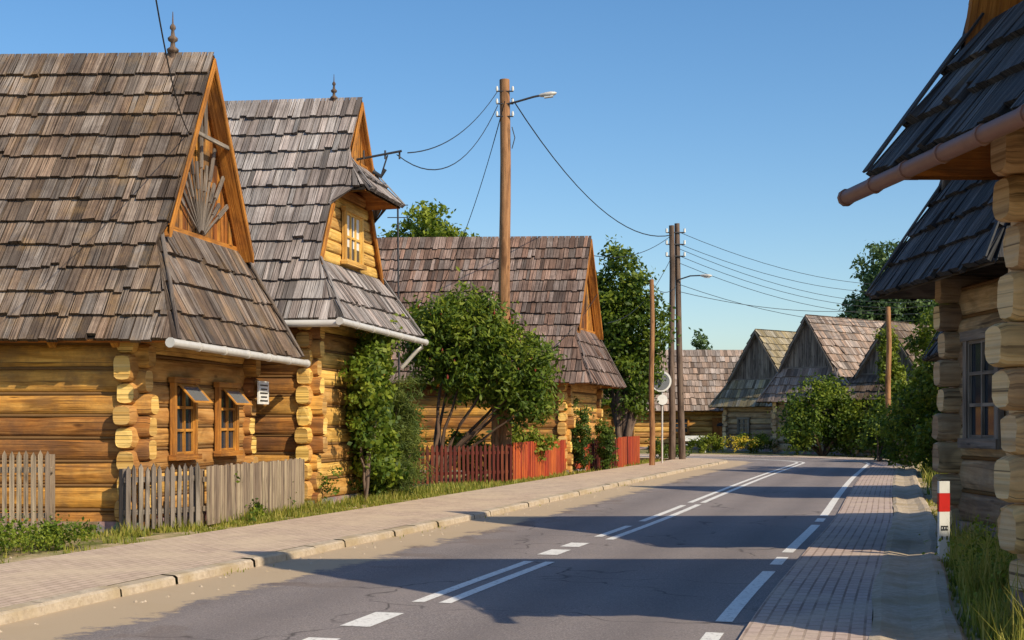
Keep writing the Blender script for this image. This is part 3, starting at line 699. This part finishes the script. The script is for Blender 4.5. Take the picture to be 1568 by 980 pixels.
b=MB(); tube(b,[Vector((7.25,58.3,-.2)),Vector((7.08,58.1,5)),Vector((6.98,58.,10.1))],[.15,.13,.11],0,10)
for z in(9.7,9.2,8.7): tube(b,[Vector((6.5,57.85,z)),Vector((7.3,57.9,z))],.03,1,6)
for z in(9.7,9.2,8.7):
    for x in(6.52,7.28): tube(b,[Vector((x,57.85,z)),Vector((x,57.85,z+.16))],.05,2,6)
tube(b,[Vector((7.0,57.9,7.7)),Vector((7.5,57.7,7.85)),Vector((8.0,57.5,7.85))],.03,1,6)
b.build('second_shaft',[poleg,dkmetal,white],p2); lamphead(p2,Vector((7.9,57.5,7.85)),Vector((1,-.3,-.05)),.75)
p3=pole('utility_pole',5.1,50,6.9,.11,.08,polew)
p4=pole('utility_pole',17.3,63,7.0,.14,.11,polew)
b=MB(); M=Vector((5.75,52.5,0))
tube(b,[M-Z*.1,M+Z*3.6],.035,0,8)
def disc(b,c,n,r,mat,th=.03,N=24):
    n=n.normalized(); a=n.cross(Z).normalized(); u=a.cross(n)
    P=[c+a*r*math.cos(2*math.pi*k/N)+u*r*math.sin(2*math.pi*k/N) for k in range(N)]
    b.face([p+n*th for p in P],mat); b.face(P,mat)
    for k in range(N): b.face([P[k],P[(k+1)%N],P[(k+1)%N]+n*th,P[k]+n*th],mat)
disc(b,M+Vector((-.05,-.08,3.25)),Vector((.1,-1,-.05)),.4,1); disc(b,M+Vector((-.05,-.115,3.25)),Vector((.1,-1,-.05)),.33,2,.012)
disc(b,M+Vector((0,-.07,2.55)),Vector((.1,-1,0)),.2,1,.02); b.build('traffic_mirror',[metal,white,mirror])
b=MB(); c=Vector((5.12,16.3,0)); a=Vector((.98,.15,0)).normalized(); n=Vector((-.15,.98,0)).normalized()*-1
def pst(z0,z1,m,g=0):
    b.box(c-a*(.065+g)+Z*z0,a*(.13+2*g),n*(.05+g),Z*(z1-z0),m)
pst(-.1,.60,0);pst(.602,.82,1,.002)
b.box(c-a*.065+Z*.822,a*.13,n*.05,Z*.14,0)
for i,x in enumerate((-.046,-.014,.018)):
    b.box(c+a*x+n*.052+Z*.38,a*.026,n*.003,Z*.055,2); b.box(c+a*(x+.007)+n*.0555+Z*.395,a*.012,n*.001,Z*.025,0)
    if i!=1: b.box(c+a*x+n*.052+Z*.27,a*.024,n*.003,Z*.04,2)
b.build('roadside_marker_post',[white,redpl,black])
b=MB(); o=Vector((9.4,76.5,0))
b.box(o+Z*.42,Vector((1.6,0,0)),Vector((0,.4,0)),Z*.05); b.box(o+Z*.65+Vector((0,.42,0)),Vector((1.6,0,0)),Vector((0,.05,0)),Z*.3)
for x in(.15,1.35): b.box(o+Vector((x,.05,0)),Vector((.08,0,0)),Vector((0,.3,0)),Z*.42); b.box(o+Vector((x,.37,0)),Vector((.06,0,0)),Vector((0,.04,0)),Z*.9)
b.build('park_bench',[white])
def wire(b,A,B,sag,r=.013,n=16):
    A=Vector(A);B=Vector(B)
    tube(b,[A.lerp(B,k/n)-Z*sag*4*(k/n)*(1-k/n) for k in range(n+1)],r,0,4,cap=False)
b=MB()
wire(b,(-.4,38.2,10.9),(-2.2,28.9,7.35),.4); wire(b,(-.4,38.2,10.5),(-2.4,28.6,7.25),.9)
wire(b,(-.2,38.1,10.6),(-2.2,40.5,5.5),.5)
wire(b,(0,38.2,10.7),(6.75,57.9,9.6),1.2,.02)
wire(b,(-.0,38.3,3.2),(3.0,47,6.2),.5); wire(b,(3.2,45.8,5.0),(6.75,57.9,8.7),.6)
wire(b,(6.75,57.9,9.6),(2.6,46,7.3),.4)
for z,zz in((9.7,9.3),(9.2,8.9),(9.0,8.2),(8.7,7.9),(8.4,7.5),(7.5,7.2)): wire(b,(7.1,57.9,z),(26,84,zz+1),.9,.012)
wire(b,(7.1,57.9,7.2),(17.4,63,6.9),.4,.012)
wire(b,(5.1,50,6.7),(7,57.9,7.5),.3)
wire(b,(-4.1,15.5,6.9),(-5.3,22.6,6.4),.35,.01); wire(b,(-4.1,15.5,6.9),(2,2,9),.3,.01)
b.build('overhead_wires',[black])
b=MB(); A=Vector((-3.35,28.7,7.15))
tube(b,[A,A+Vector((1.05,-.1,.18))],.025,0,6); tube(b,[A+Vector((.6,0,-.35)),A+Vector((.75,-.05,.1))],.018,0,6)
for x in(.25,.7,1.0): tube(b,[A+Vector((x,-.05,.02)),A+Vector((x,-.05,.2))],.022,0,6)
tube(b,[A+Vector((.45,-.1,-.25)),A+Vector((.62,-.1,-.35)),A+Vector((.7,-.1,-.2))],.045,0,8)
b.build('wire_bracket',[dkmetal],r2)
b=MB(); tube(b,[Vector((-2.7,33,0)),Vector((-2.75,33,7.1))],.025,0,6)
for z in (6.6,6.9): tube(b,[Vector((-3.0,33,z)),Vector((-2.5,33,z))],.012,0,5)
b.build('antenna_mast',[dkmetal])
# ---------------------------------------------------------------- light, sky, camera
az=math.radians(42); el=math.radians(38)
sd=Vector((math.cos(az),-math.sin(az),0))*math.cos(el)+Z*math.sin(el)
L=bpy.data.lights.new('sun','SUN'); L.energy=5.0; L.angle=math.radians(.5); L.color=(1,.87,.64)
lo=bpy.data.objects.new('sun',L); COL.objects.link(lo); lo.rotation_euler=sd.to_track_quat('Z','Y').to_euler(); lo.location=(20,-20,30)
w=bpy.data.worlds.new('World'); scene.world=w; w.use_nodes=True; nt=w.node_tree
sky=nt.nodes.new('ShaderNodeTexSky'); sky.sky_type='NISHITA'; sky.sun_disc=False; sky.sun_elevation=el; sky.sun_rotation=math.atan2(math.cos(az),-math.sin(az))
sky.air_density=1.; sky.dust_density=.9; sky.ozone_density=2.5
hs=nt.nodes.new('ShaderNodeHueSaturation'); hs.inputs['Saturation'].default_value=1.25; hs.inputs['Value'].default_value=1.0
nt.links.new(sky.outputs[0],hs.inputs['Color'])
bg=nt.nodes['Background']; bg.inputs['Strength'].default_value=.15; nt.links.new(hs.outputs[0],bg.inputs[0])
cam=bpy.data.cameras.new('camera'); co=bpy.data.objects.new('camera',cam); COL.objects.link(co); scene.camera=co
co.location=(0,0,1.65); co.rotation_euler=(math.radians(90),0,0); cam.lens=48.2; cam.sensor_width=36; cam.shift_y=.1008; cam.clip_end=4000
scene.view_settings.view_transform='Standard'; scene.view_settings.look='None'; scene.view_settings.exposure=0
